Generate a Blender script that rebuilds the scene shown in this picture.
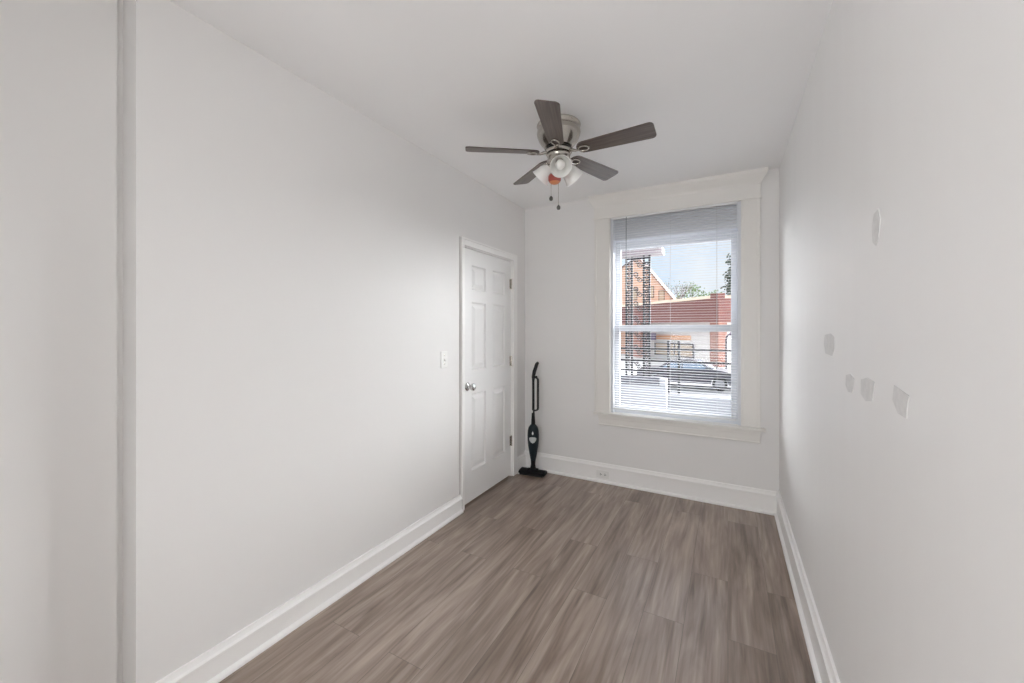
import bpy, bmesh, math, random
from mathutils import Vector, Matrix

for o in list(bpy.data.objects):
    bpy.data.objects.remove(o)
S = bpy.context.scene
C = S.collection
R = math.radians
PI = math.pi

# ------------------------------------------------------------------ camera
F_PX, YAW, HORIZON, EYE = 395.3, 28.65, 328.75, 1.37
cd = bpy.data.cameras.new('camera')
cam = bpy.data.objects.new('camera', cd)
C.objects.link(cam)
cam.location = (0, 0, EYE)
cam.rotation_euler = (R(90), 0, R(YAW))
cd.sensor_fit = 'HORIZONTAL'
cd.sensor_width = 36.0
cd.lens = 36.0 * F_PX / 1024.0
cd.shift_y = (HORIZON - 341.5) / 1024.0
cd.clip_start = 0.02
cd.clip_end = 500
S.camera = cam

# ------------------------------------------------------------------ view, world, sun, fill lights
S.view_settings.view_transform = 'Standard'
S.view_settings.look = 'None'
S.view_settings.gamma = 1.0
S.view_settings.use_curve_mapping = False
S.view_settings.exposure = 0.06
S.cycles.max_bounces = 14
S.cycles.diffuse_bounces = 10
S.cycles.transparent_max_bounces = 16
S.cycles.sample_clamp_indirect = 6.0

W = bpy.data.worlds.new('world')
S.world = W
W.use_nodes = True
wn = W.node_tree
wn.nodes.clear()
wout = wn.nodes.new('ShaderNodeOutputWorld')
wbg = wn.nodes.new('ShaderNodeBackground')
wtc = wn.nodes.new('ShaderNodeTexCoord')
wno = wn.nodes.new('ShaderNodeTexNoise')
wno.inputs['Scale'].default_value = 5.0
wno.inputs['Detail'].default_value = 6.0
wra = wn.nodes.new('ShaderNodeValToRGB')
wra.color_ramp.elements[0].position = 0.42
wra.color_ramp.elements[0].color = (0.74, 0.86, 1.0, 1)
wra.color_ramp.elements[1].position = 0.62
wra.color_ramp.elements[1].color = (0.92, 0.96, 1.0, 1)
wn.links.new(wtc.outputs['Generated'], wno.inputs['Vector'])
wn.links.new(wno.outputs['Fac'], wra.inputs['Fac'])
# hazy sky, plus two out-of-view glows added to light the side walls
SKY_BASE = 0.95
wnv = wn.nodes.new('ShaderNodeVectorMath')
wnv.operation = 'NORMALIZE'
wn.links.new(wtc.outputs['Generated'], wnv.inputs[0])
total = None
for az, el, amount in ((46, 17, 28.0), (-50, 17, 14.0)):     # added glows: right one for left wall, left one for right wall
    g0, g1 = R(az), R(el)
    wdot = wn.nodes.new('ShaderNodeVectorMath')
    wdot.operation = 'DOT_PRODUCT'
    wdot.inputs[1].default_value = (math.sin(g0) * math.cos(g1), math.cos(g0) * math.cos(g1), math.sin(g1))
    wn.links.new(wnv.outputs['Vector'], wdot.inputs[0])
    wmr = wn.nodes.new('ShaderNodeMapRange')
    wmr.interpolation_type = 'SMOOTHSTEP'
    wmr.inputs['From Min'].default_value = math.cos(R(44 if az > 0 else 34))
    wmr.inputs['From Max'].default_value = math.cos(R(10))
    wmr.inputs['To Min'].default_value = 0.0
    wmr.inputs['To Max'].default_value = amount
    wn.links.new(wdot.outputs['Value'], wmr.inputs['Value'])
    wad = wn.nodes.new('ShaderNodeMath')
    wad.operation = 'ADD'
    wad.inputs[1].default_value = 0.0
    if total is not None:
        wn.links.new(total.outputs[0], wad.inputs[1])
    wn.links.new(wmr.outputs['Result'], wad.inputs[0])
    total = wad
wn.links.new(wra.outputs['Color'], wbg.inputs['Color'])
wbg.inputs['Strength'].default_value = SKY_BASE
wbg2 = wn.nodes.new('ShaderNodeBackground')
wbg2.inputs['Color'].default_value = (1.0, 0.985, 0.965, 1)
wn.links.new(total.outputs[0], wbg2.inputs['Strength'])
wsum = wn.nodes.new('ShaderNodeAddShader')
wn.links.new(wbg.outputs['Background'], wsum.inputs[0])
wn.links.new(wbg2.outputs['Background'], wsum.inputs[1])
wn.links.new(wsum.outputs[0], wout.inputs['Surface'])
W.cycles.sampling_method = 'MANUAL'
W.cycles.sample_map_resolution = 1024


def light(name, kind, energy, color, loc, direction, size=None, size_y=None):
    d = bpy.data.lights.new(name, kind)
    d.energy = energy
    d.color = color
    if kind == 'AREA':
        d.shape = 'RECTANGLE'
        d.size = size
        d.size_y = size_y
    o = bpy.data.objects.new(name, d)
    C.objects.link(o)
    o.location = loc
    o.rotation_euler = Vector(direction).to_track_quat('-Z', 'Y').to_euler()
    return o


sun = light('sun', 'SUN', 1.1, (1.0, 0.95, 0.88), (0, -10, 20), (-0.5, 0.6, -0.62))
sun.data.angle = R(2)
# two unseen fill lamps added behind the camera, no windows modelled there
light('rear_fill_light', 'AREA', 54, (0.97, 0.985, 1.0), (-0.45, -2.40, 1.15), (0, 1, 0.95), 1.4, 1.6)
light('side_fill_light', 'AREA', 36, (0.97, 0.985, 1.0), (-1.82, -1.4, 1.3), (1, 0.0, 0.35), 1.5, 1.6)

# ------------------------------------------------------------------ materials


def nmat(name):
    m = bpy.data.materials.new(name)
    m.use_nodes = True
    nt = m.node_tree
    return m, nt, nt.nodes['Principled BSDF']


def mat(name, col, rough=0.5, metal=0.0, spec=0.5, noise=0.0, nscale=20.0, stretch=(1, 1, 1), bump=0.0):
    """plain procedural material with optional noise mottling and bump"""
    m, nt, b = nmat(name)
    b.inputs['Base Color'].default_value = (*col, 1)
    b.inputs['Roughness'].default_value = rough
    b.inputs['Metallic'].default_value = metal
    b.inputs['Specular IOR Level'].default_value = spec
    if noise or bump:
        tc = nt.nodes.new('ShaderNodeTexCoord')
        mp = nt.nodes.new('ShaderNodeMapping')
        mp.inputs['Scale'].default_value = stretch
        nz = nt.nodes.new('ShaderNodeTexNoise')
        nz.inputs['Scale'].default_value = nscale
        nz.inputs['Detail'].default_value = 5
        nt.links.new(tc.outputs['Object'], mp.inputs['Vector'])
        nt.links.new(mp.outputs['Vector'], nz.inputs['Vector'])
        if noise:
            rp = nt.nodes.new('ShaderNodeValToRGB')
            rp.color_ramp.elements[0].position = 0.3
            rp.color_ramp.elements[1].position = 0.7
            rp.color_ramp.elements[0].color = (*[c * (1 - noise) for c in col], 1)
            rp.color_ramp.elements[1].color = (*[min(1, c * (1 + noise)) for c in col], 1)
            nt.links.new(nz.outputs['Fac'], rp.inputs['Fac'])
            nt.links.new(rp.outputs['Color'], b.inputs['Base Color'])
        if bump:
            bp = nt.nodes.new('ShaderNodeBump')
            bp.inputs['Strength'].default_value = bump
            bp.inputs['Distance'].default_value = 0.01
            nt.links.new(nz.outputs['Fac'], bp.inputs['Height'])
            nt.links.new(bp.outputs['Normal'], b.inputs['Normal'])
    return m


def floor_material():
    m, nt, b = nmat('vinyl_plank')
    L = nt.links.new
    tc = nt.nodes.new('ShaderNodeTexCoord')
    sp = nt.nodes.new('ShaderNodeSeparateXYZ')
    cb = nt.nodes.new('ShaderNodeCombineXYZ')
    L(tc.outputs['Object'], sp.inputs[0])
    L(sp.outputs['Y'], cb.inputs['X'])
    L(sp.outputs['X'], cb.inputs['Y'])
    br = nt.nodes.new('ShaderNodeTexBrick')
    br.offset = 0.37
    br.offset_frequency = 2
    br.inputs['Color1'].default_value = (0, 0, 0, 1)
    br.inputs['Color2'].default_value = (1, 1, 1, 1)
    br.inputs['Mortar'].default_value = (0.5, 0.5, 0.5, 1)
    br.inputs['Scale'].default_value = 1.0
    br.inputs['Mortar Size'].default_value = 0.0009
    br.inputs['Mortar Smooth'].default_value = 0.0
    br.inputs['Brick Width'].default_value = 1.22
    br.inputs['Row Height'].default_value = 0.18
    L(cb.outputs[0], br.inputs['Vector'])
    # shift the grain from plank to plank
    ml = nt.nodes.new('ShaderNodeVectorMath')
    ml.operation = 'MULTIPLY_ADD'
    ml.inputs[1].default_value = (7.3, 3.1, 5.0)
    L(br.outputs['Color'], ml.inputs[0])
    L(tc.outputs['Object'], ml.inputs[2])

    def grain(sx, sy, scale, det, dist):
        mp = nt.nodes.new('ShaderNodeMapping')
        mp.inputs['Scale'].default_value = (sx, sy, 1)
        nz = nt.nodes.new('ShaderNodeTexNoise')
        nz.inputs['Scale'].default_value = scale
        nz.inputs['Detail'].default_value = det
        nz.inputs['Distortion'].default_value = dist
        L(ml.outputs[0], mp.inputs['Vector'])
        L(mp.outputs['Vector'], nz.inputs['Vector'])
        return nz
    broad = grain(1.0, 0.11, 9.5, 4, 1.7)
    fine = grain(1.0, 0.05, 55.0, 6, 0.4)
    mix = nt.nodes.new('ShaderNodeMix')
    mix.data_type = 'FLOAT'
    mix.inputs[0].default_value = 0.38
    L(broad.outputs['Fac'], mix.inputs[2])
    L(fine.outputs['Fac'], mix.inputs[3])
    mix2 = nt.nodes.new('ShaderNodeMix')
    mix2.data_type = 'FLOAT'
    mix2.inputs[0].default_value = 0.07
    L(mix.outputs[0], mix2.inputs[2])
    L(br.outputs['Color'], mix2.inputs[3])
    rp = nt.nodes.new('ShaderNodeValToRGB')
    e = rp.color_ramp.elements
    e[0].position = 0.33
    e[0].color = (0.122, 0.084, 0.062, 1)
    e[1].position = 0.66
    e[1].color = (0.44, 0.355, 0.30, 1)
    k = e.new(0.47)
    k.color = (0.255, 0.190, 0.151, 1)
    L(mix2.outputs[0], rp.inputs['Fac'])
    dk = nt.nodes.new('ShaderNodeMix')
    dk.data_type = 'RGBA'
    L(br.outputs['Fac'], dk.inputs[0])
    L(rp.outputs['Color'], dk.inputs[6])
    dk.inputs[7].default_value = (0.13, 0.10, 0.08, 1)
    L(dk.outputs[2], b.inputs['Base Color'])
    b.inputs['Roughness'].default_value = 0.30
    b.inputs['Specular IOR Level'].default_value = 1.0
    bp = nt.nodes.new('ShaderNodeBump')
    bp.inputs['Strength'].default_value = 0.12
    bp.inputs['Distance'].default_value = 0.002
    L(fine.outputs['Fac'], bp.inputs['Height'])
    L(bp.outputs['Normal'], b.inputs['Normal'])
    return m


def brick_material(name, c1, c2, mortar, axis='XZ', w=0.22, h=0.075):
    m, nt, b = nmat(name)
    L = nt.links.new
    tc = nt.nodes.new('ShaderNodeTexCoord')
    sp = nt.nodes.new('ShaderNodeSeparateXYZ')
    ad = nt.nodes.new('ShaderNodeMath')
    ad.operation = 'ADD'
    cb = nt.nodes.new('ShaderNodeCombineXYZ')
    L(tc.outputs['Object'], sp.inputs[0])
    L(sp.outputs['X'], ad.inputs[0])
    L(sp.outputs['Y'], ad.inputs[1])
    L(ad.outputs[0], cb.inputs['X'])
    L(sp.outputs['Z'], cb.inputs['Y'])
    br = nt.nodes.new('ShaderNodeTexBrick')
    br.inputs['Color1'].default_value = (*c1, 1)
    br.inputs['Color2'].default_value = (*c2, 1)
    br.inputs['Mortar'].default_value = (*mortar, 1)
    br.inputs['Scale'].default_value = 1.0
    br.inputs['Mortar Size'].default_value = 0.008
    br.inputs['Brick Width'].default_value = w
    br.inputs['Row Height'].default_value = h
    L(cb.outputs[0], br.inputs['Vector'])
    L(br.outputs['Color'], b.inputs['Base Color'])
    b.inputs['Roughness'].default_value = 0.85
    return m


def glass_material(name, tint=(0.97, 0.985, 1.0), gloss=0.008):
    m = bpy.data.materials.new(name)
    m.use_nodes = True
    nt = m.node_tree
    nt.nodes.clear()
    out = nt.nodes.new('ShaderNodeOutputMaterial')
    mx = nt.nodes.new('ShaderNodeMixShader')
    tr = nt.nodes.new('ShaderNodeBsdfTransparent')
    gl = nt.nodes.new('ShaderNodeBsdfGlossy')
    tr.inputs['Color'].default_value = (*tint, 1)
    gl.inputs['Roughness'].default_value = 0.02
    mx.inputs['Fac'].default_value = gloss
    nt.links.new(tr.outputs[0], mx.inputs[1])
    nt.links.new(gl.outputs[0], mx.inputs[2])
    nt.links.new(mx.outputs[0], out.inputs['Surface'])
    return m


def blade_material():
    m, nt, b = nmat('blade_wood')
    L = nt.links.new
    tc = nt.nodes.new('ShaderNodeTexCoord')
    mp = nt.nodes.new('ShaderNodeMapping')
    mp.inputs['Scale'].default_value = (3, 60, 20)
    nz = nt.nodes.new('ShaderNodeTexNoise')
    nz.inputs['Scale'].default_value = 1.5
    nz.inputs['Detail'].default_value = 5
    nz.inputs['Distortion'].default_value = 0.5
    rp = nt.nodes.new('ShaderNodeValToRGB')
    rp.color_ramp.elements[0].position = 0.3
    rp.color_ramp.elements[0].color = (0.060, 0.042, 0.034, 1)
    rp.color_ramp.elements[1].position = 0.75
    rp.color_ramp.elements[1].color = (0.150, 0.115, 0.098, 1)
    L(tc.outputs['Object'], mp.inputs['Vector'])
    L(mp.outputs['Vector'], nz.inputs['Vector'])
    L(nz.outputs['Fac'], rp.inputs['Fac'])
    L(rp.outputs['Color'], b.inputs['Base Color'])
    b.inputs['Roughness'].default_value = 0.3
    return m


def wall_material(name, col):
    """painted plaster: soft satin sheen in vertical roller streaks"""
    m, nt, b = nmat(name)
    L = nt.links.new
    tc = nt.nodes.new('ShaderNodeTexCoord')
    mp = nt.nodes.new('ShaderNodeMapping')
    mp.inputs['Scale'].default_value = (5, 5, 0.5)
    nz = nt.nodes.new('ShaderNodeTexNoise')
    nz.inputs['Scale'].default_value = 2.0
    nz.inputs['Detail'].default_value = 4
    mr = nt.nodes.new('ShaderNodeMapRange')
    mr.inputs['To Min'].default_value = 0.34
    mr.inputs['To Max'].default_value = 0.62
    L(tc.outputs['Object'], mp.inputs['Vector'])
    L(mp.outputs['Vector'], nz.inputs['Vector'])
    L(nz.outputs['Fac'], mr.inputs['Value'])
    L(mr.outputs['Result'], b.inputs['Roughness'])
    nb = nt.nodes.new('ShaderNodeTexNoise')
    nb.inputs['Scale'].default_value = 3.0
    nb.inputs['Detail'].default_value = 3
    bp = nt.nodes.new('ShaderNodeBump')
    bp.inputs['Strength'].default_value = 0.15
    bp.inputs['Distance'].default_value = 0.01
    L(tc.outputs['Object'], nb.inputs['Vector'])
    L(nb.outputs['Fac'], bp.inputs['Height'])
    L(bp.outputs['Normal'], b.inputs['Normal'])
    b.inputs['Base Color'].default_value = (*col, 1)
    b.inputs['Specular IOR Level'].default_value = 0.4
    return m


M = {
    'wall': wall_material('wall_paint', (0.81, 0.803, 0.795)),
    'ceiling': mat('ceiling_paint', (0.90, 0.90, 0.90), 0.75),
    'trim': mat('trim_paint', (0.92, 0.915, 0.905), 0.34),
    'casing': mat('casing_paint', (0.80, 0.785, 0.755), 0.42),
    'door': mat('door_paint', (0.86, 0.86, 0.855), 0.36),
    'floor': floor_material(),
    'vinyl': mat('white_vinyl', (0.70, 0.72, 0.76), 0.35),
    'slat': mat('slat_white', (0.74, 0.745, 0.76), 0.4),
    'cord': mat('blind_cord', (0.62, 0.63, 0.65), 0.7),
    'wand': mat('wand_plastic', (0.30, 0.33, 0.33), 0.25),
    'glass': glass_material('window_glass'),
    'nickel': mat('brushed_nickel', (0.50, 0.47, 0.43), 0.2, 1.0, noise=0.06, nscale=60, stretch=(1, 1, 8)),
    'chrome': mat('chrome', (0.60, 0.60, 0.60), 0.12, 1.0),
    'dark_metal': mat('dark_metal', (0.03, 0.028, 0.027), 0.4, 0.6),
    'knob': mat('pewter_knob', (0.10, 0.098, 0.09), 0.4, 0.3),
    'blade': blade_material(),
    'shade': mat('frosted_shade', (0.88, 0.88, 0.86), 0.25),
    'bulb': mat('bulb_white', (0.82, 0.82, 0.80), 0.3),
    'cap_red': mat('red_glaze', (0.36, 0.06, 0.045), 0.3),
    'cap_orange': mat('orange_glaze', (0.62, 0.24, 0.10), 0.3),
    'plastic_white': mat('white_plastic', (0.85, 0.85, 0.83), 0.3),
    'slot': mat('outlet_slot', (0.12, 0.12, 0.12), 0.6),
    'vac_black': mat('vacuum_black', (0.008, 0.008, 0.009), 0.42, 0.0, 0.25),
    'vac_body': mat('vacuum_graphite', (0.012, 0.021, 0.026), 0.35, 0.0, 0.3),
    'vac_silver': mat('vacuum_silver', (0.55, 0.58, 0.58), 0.35, 0.3),
    'rubber': mat('cord_rubber', (0.014, 0.014, 0.014), 0.55),
    'patch': mat('spackle_grey', (0.69, 0.685, 0.68), 0.85, noise=0.06, nscale=50),
    'house_paint': mat('grey_painted_render', (0.42, 0.44, 0.48), 0.85, noise=0.05, nscale=5),
    'white_masonry': mat('white_masonry', (0.40, 0.40, 0.42), 0.8, noise=0.05, nscale=6),
    'stone_cap': mat('grey_stone_cap', (0.13, 0.13, 0.145), 0.8, noise=0.15, nscale=12),
    'porch_floor': mat('porch_concrete', (0.42, 0.42, 0.42), 0.85, noise=0.06, nscale=8),
    'porch_beam': mat('porch_beam_paint', (0.42, 0.36, 0.36), 0.6),
    'iron': mat('wrought_iron', (0.014, 0.013, 0.015), 0.6, 0.0),
    'road': mat('street_asphalt', (0.24, 0.24, 0.25), 0.9, noise=0.10, nscale=3),
    'sidewalk': mat('pale_concrete', (0.48, 0.475, 0.47), 0.9, noise=0.06, nscale=3),
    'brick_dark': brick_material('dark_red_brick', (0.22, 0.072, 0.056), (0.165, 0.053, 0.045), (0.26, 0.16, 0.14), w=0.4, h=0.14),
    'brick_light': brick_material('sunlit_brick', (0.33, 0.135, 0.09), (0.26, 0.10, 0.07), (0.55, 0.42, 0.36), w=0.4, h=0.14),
    'coping': mat('cream_coping', (0.85, 0.68, 0.52), 0.8),
    'stucco': mat('white_stucco', (0.85, 0.80, 0.76), 0.85, noise=0.04, nscale=2),
    'peach': mat('peach_stucco', (0.78, 0.50, 0.36), 0.85, noise=0.08, nscale=1.5),
    'roof_edge': mat('roof_edge_brown', (0.16, 0.085, 0.065), 0.8),
    'frame_dark': mat('dark_window_frame', (0.06, 0.05, 0.06), 0.5),
    'win_far': mat('far_window_pane', (0.55, 0.42, 0.30), 0.15),
    'sign_orange': mat('orange_sign_board', (0.85, 0.45, 0.25), 0.6),
    'sign_purple': mat('plum_sign_board', (0.13, 0.09, 0.15), 0.6),
    'car_paint': mat('car_paint_grey', (0.060, 0.058, 0.075), 0.35, 0.0),
    'car_glass': mat('car_glass', (0.22, 0.30, 0.40), 0.12),
    'tire': mat('tire_rubber', (0.02, 0.02, 0.02), 0.8),
    'wheel': mat('alloy_wheel', (0.36, 0.36, 0.38), 0.4, 0.2),
    'lamp_head': mat('headlamp_lens', (0.8, 0.8, 0.85), 0.1),
    'bark': mat('bark_grey', (0.13, 0.11, 0.11), 0.9),
    'needles': mat('dark_needles', (0.05, 0.075, 0.055), 0.8),
    'leaf': mat('green_leaves', (0.13, 0.22, 0.07), 0.8),
}

# ------------------------------------------------------------------ mesh helpers


class MB:
    def __init__(self):
        self.bm = bmesh.new()

    def box(self, x0, x1, y0, y1, z0, z1, bev=0.0):
        g = bmesh.ops.create_cube(self.bm, size=1.0)
        vs = g['verts']
        for v in vs:
            v.co = Vector(((x0 + x1) / 2 + v.co.x * (x1 - x0), (y0 + y1) / 2 + v.co.y * (y1 - y0), (z0 + z1) / 2 + v.co.z * (z1 - z0)))
        if bev:
            es = list({e for v in vs for e in v.link_edges})
            bmesh.ops.bevel(self.bm, geom=es, offset=bev, segments=2, affect='EDGES', profile=0.5)
        return self

    def prism(self, pts, vec):
        """closed polygon (3D points) extruded along vec"""
        a = [self.bm.verts.new(p) for p in pts]
        b = [self.bm.verts.new(Vector(p) + Vector(vec)) for p in pts]
        n = len(a)
        self.bm.faces.new(a[::-1])
        self.bm.faces.new(b)
        for i in range(n):
            self.bm.faces.new((a[i], a[(i + 1) % n], b[(i + 1) % n], b[i]))
        return self

    def lathe(self, prof, seg=32, mtx=None, cap=True):
        """profile of (r, z) turned about local z"""
        rings = []
        for r, z in prof:
            if r < 1e-6:
                rings.append([self.bm.verts.new((0, 0, z))])
            else:
                rings.append([self.bm.verts.new((r * math.cos(2 * PI * k / seg), r * math.sin(2 * PI * k / seg), z)) for k in range(seg)])
        for a, b in zip(rings, rings[1:]):
            for k in range(seg):
                k2 = (k + 1) % seg
                if len(a) == 1 and len(b) == 1:
                    continue
                if len(a) == 1:
                    self.bm.faces.new((a[0], b[k2], b[k]))
                elif len(b) == 1:
                    self.bm.faces.new((a[k], a[k2], b[0]))
                else:
                    self.bm.faces.new((a[k], a[k2], b[k2], b[k]))
        if cap:
            for rg in (rings[0], rings[-1]):
                if len(rg) > 2:
                    self.bm.faces.new(rg)
        if mtx is not None:
            bmesh.ops.transform(self.bm, matrix=mtx, verts=[v for rg in rings for v in rg])
        return self

    def tube(self, pts, r, seg=8, radii=None, closed=False):
        pts = [Vector(p) for p in pts]
        n = len(pts)
        rings = []
        prev = None
        for i, p in enumerate(pts):
            if closed:
                t = (pts[(i + 1) % n] - pts[i - 1]).normalized()
            else:
                t = (pts[min(i + 1, n - 1)] - pts[max(i - 1, 0)]).normalized()
            if prev is None:
                u = t.orthogonal().normalized()
            else:
                u = (prev - t * prev.dot(t))
                u = u.normalized() if u.length > 1e-6 else t.orthogonal().normalized()
            prev = u
            w = t.cross(u)
            rr = radii[i] if radii else r
            rings.append([self.bm.verts.new(p + (u * math.cos(2 * PI * k / seg) + w * math.sin(2 * PI * k / seg)) * rr) for k in range(seg)])
        m = n if closed else n - 1
        for i in range(m):
            a, b = rings[i], rings[(i + 1) % n]
            for k in range(seg):
                k2 = (k + 1) % seg
                self.bm.faces.new((a[k], a[k2], b[k2], b[k]))
        if not closed:
            self.bm.faces.new(rings[0][::-1])
            self.bm.faces.new(rings[-1])
        return self

    def loft(self, sections, close=True):
        rings = [[self.bm.verts.new(p) for p in s] for s in sections]
        n = len(rings[0])
        for a, b in zip(rings, rings[1:]):
            for k in range(n):
                k2 = (k + 1) % n
                self.bm.faces.new((a[k], a[k2], b[k2], b[k]))
        if close:
            self.bm.faces.new(rings[0][::-1])
            self.bm.faces.new(rings[-1])
        return self

    def quad(self, *p):
        self.bm.faces.new([self.bm.verts.new(q) for q in p])
        return self

    def build(self, name, m, parent=None, smooth=False, loc=None):
        bmesh.ops.recalc_face_normals(self.bm, faces=self.bm.faces)
        me = bpy.data.meshes.new(name)
        self.bm.to_mesh(me)
        self.bm.free()
        for mm in (m if isinstance(m, (list, tuple)) else [m]):
            me.materials.append(mm)
        if smooth:
            for p in me.polygons:
                p.use_smooth = True
            try:
                me.set_sharp_from_angle(angle=R(38))
            except Exception:
                pass
        o = bpy.data.objects.new(name, me)
        C.objects.link(o)
        if parent is not None:
            o.parent = parent
        if loc is not None:
            o.location = loc
        return o


def empty(name, loc, label, cat, group=None, rz=0.0):
    o = bpy.data.objects.new(name, None)
    o.empty_display_size = 0.1
    C.objects.link(o)
    o.location = loc
    o.rotation_euler = (0, 0, rz)
    return tag(o, label, cat, group)


def tag(o, label, cat, group=None, kind=None):
    o['label'] = label
    o['category'] = cat
    if group:
        o['group'] = group
    if kind:
        o['kind'] = kind
    return o


def struct(name, mb, m, smooth=False):
    o = mb.build(name, m, None, smooth)
    o['kind'] = 'structure'
    return o


# ------------------------------------------------------------------ room shell
XL, XR, YB, H = -1.764, 0.332, 3.498, 2.552
XJ, YJ, YR = -1.858, 0.566, -2.5            # wall jog on the left, rear wall behind the camera
WX0, WX1, WZ0, WZ1 = -0.914, 0.087, 0.60, 2.362   # window opening
DY0, DY1, DZ = 2.452, 3.232, 2.003           # door opening
YO = YB + 0.22                               # outside face of the front wall

struct('floor', MB().box(XJ - 0.15, XR + 0.15, YR - 0.15, YO, -0.1, 0), M['floor'])
struct('ceiling', MB().box(XJ - 0.15, XR + 0.15, YR - 0.15, YO, H, H + 0.15), M['ceiling'])
w = MB()
w.box(XL - 0.30, XL, YJ, 2.407, 0, H)
w.box(XL - 0.30, XL, 2.407, 2.421, DZ + 0.06, H)
w.box(XL - 0.30, XL - 0.02, 2.407, 2.421, 0, DZ + 0.06)
w.box(XL - 0.30, XL, 2.421, DY0, 0, H)
w.box(XL - 0.30, XL, DY0, DY1, DZ, H)
w.box(XL - 0.30, XL, DY1, YB, 0, H)
w.box(XL - 0.34, XL - 0.30, DY0, DY1, 0, DZ)
struct('wall_left', w, M['wall'])
struct('wall_left_rear', MB().box(XJ - 0.25, XJ, YR, YJ - 0.020, 0, H).box(XJ - 0.25, XJ - 0.018, YJ - 0.020, YJ, 0, H), M['wall'])
wall_right = struct('wall_right', MB().box(XR, XR + 0.15, YR, YB, 0, H), M['wall'])
struct('wall_rear', MB().box(XJ - 0.15, XR + 0.15, YR - 0.15, YR, 0, H), M['wall'])
struct('wall_light_blocker', MB().box(XJ, -1.30, -0.24, -0.12, 0, H), M['wall'])  # unseen wall piece added to keep the rear lamp off the left jog
w = MB()
w.box(XL - 0.34, WX0, YB, YO, 0, H)
w.box(WX1, XR + 0.15, YB, YO, 0, H)
w.box(WX0, WX1, YB, YO, 0, WZ0)
w.box(WX0, WX1, YB, YO, WZ1, H)
struct('wall_back', w, M['wall'])

# grey spackle patches on the right wall


def patch(yc, zc, pts):
    p = [(XR - 0.0015, yc + a, zc + b) for a, b in pts]
    MB().prism(p, (0.002, 0, 0)).build('paint_patch', M['patch'], wall_right)


patch(1.33, 1.626, [(-.035, .02), (-.02, .045), (.015, .04), (.03, .01), (.025, -.03), (0, -.045), (-.02, -.03)])
patch(1.865, 1.311, [(-.08, .03), (-.03, .042), (.07, .035), (.085, 0), (.06, -.036), (-.05, -.04), (-.085, -.01)])
patch(1.575, 1.200, [(-.05, .02), (0, .03), (.045, .022), (.05, -.01), (.02, -.028), (-.03, -.024)])
patch(1.40, 1.206, [(-.06, .026), (.0, .032), (.058, .02), (.06, -.02), (.015, -.034), (-.04, -.026)])
patch(1.168, 1.212, [(-.05, .018), (.035, .03), (.045, -.004), (.012, -.03), (-.035, -.032), (-.04, -.005)])

# baseboards: board, stepped cap and quarter-round shoe


def base_profile(h, t=0.018):
    return [(0, 0), (0.034, 0), (0.034, 0.010), (0.030, 0.016), (0.022, 0.020), (t, 0.022), (t, h - 0.040), (t + 0.005, h - 0.036),
            (t + 0.005, h - 0.026), (t - 0.002, h - 0.018), (t - 0.006, h - 0.008), (t - 0.008, h), (0, h)]


def baseboard(name, wall, fixed, a, b, h):
    pr = base_profile(h)
    m = MB()
    if wall == 'L':
        m.prism([(fixed + d, a, z) for d, z in pr], (0, b - a, 0))
    elif wall == 'R':
        m.prism([(fixed - d, a, z) for d, z in pr], (0, b - a, 0))
    else:
        m.prism([(a, fixed - d, z) for d, z in pr], (b - a, 0, 0))
    return struct(name, m, M['trim'])


baseboard('baseboard_left', 'L', XL, YJ, 2.414, 0.128)
baseboard('baseboard_left_corner', 'L', XL, 3.303, YB, 0.150)
baseboard('baseboard_back', 'B', YB, XL, XR, 0.168)
baseboard('baseboard_right', 'R', XR, YR, YB, 0.180)
baseboard('baseboard_left_rear', 'L', XJ, YR, YJ - 0.020, 0.128)

# ------------------------------------------------------------------ closet door and its casing
t = MB()
cx0, cx1 = XL, XL + 0.018
t.box(cx0, cx1, 2.421, DY0, 0, 2.060, 0.003)
t.box(cx0, cx1, DY1, 3.303, 0, 2.060, 0.003)
t.box(cx0, cx1, DY0, DY1, DZ, 2.060, 0.003)
t.box(cx1 - 0.002, cx1 + 0.006, DY0 - 0.04, DY1 + 0.06, 2.046, 2.060, 0.002)
struct('trim_door_casing', t, M['trim'])
j = MB()
j.box(XL - 0.14, XL, DY0, DY0 + 0.006, 0, DZ)
j.box(XL - 0.14, XL, DY1 - 0.006, DY1, 0, DZ)
j.box(XL - 0.14, XL, DY0, DY1, DZ - 0.006, DZ)
struct('trim_door_jamb', j, M['trim'])

LY0, LY1, LZ0, LZ1, LX = DY0 + 0.010, DY1 - 0.010, 0.016, DZ - 0.010, XL - 0.010
cols = [(LY0 + 0.122, LY0 + 0.334), (LY0 + 0.440, LY0 + 0.652)]
rows = [(0.250, 0.856), (1.040, 1.580), (1.676, 1.872)]


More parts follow.
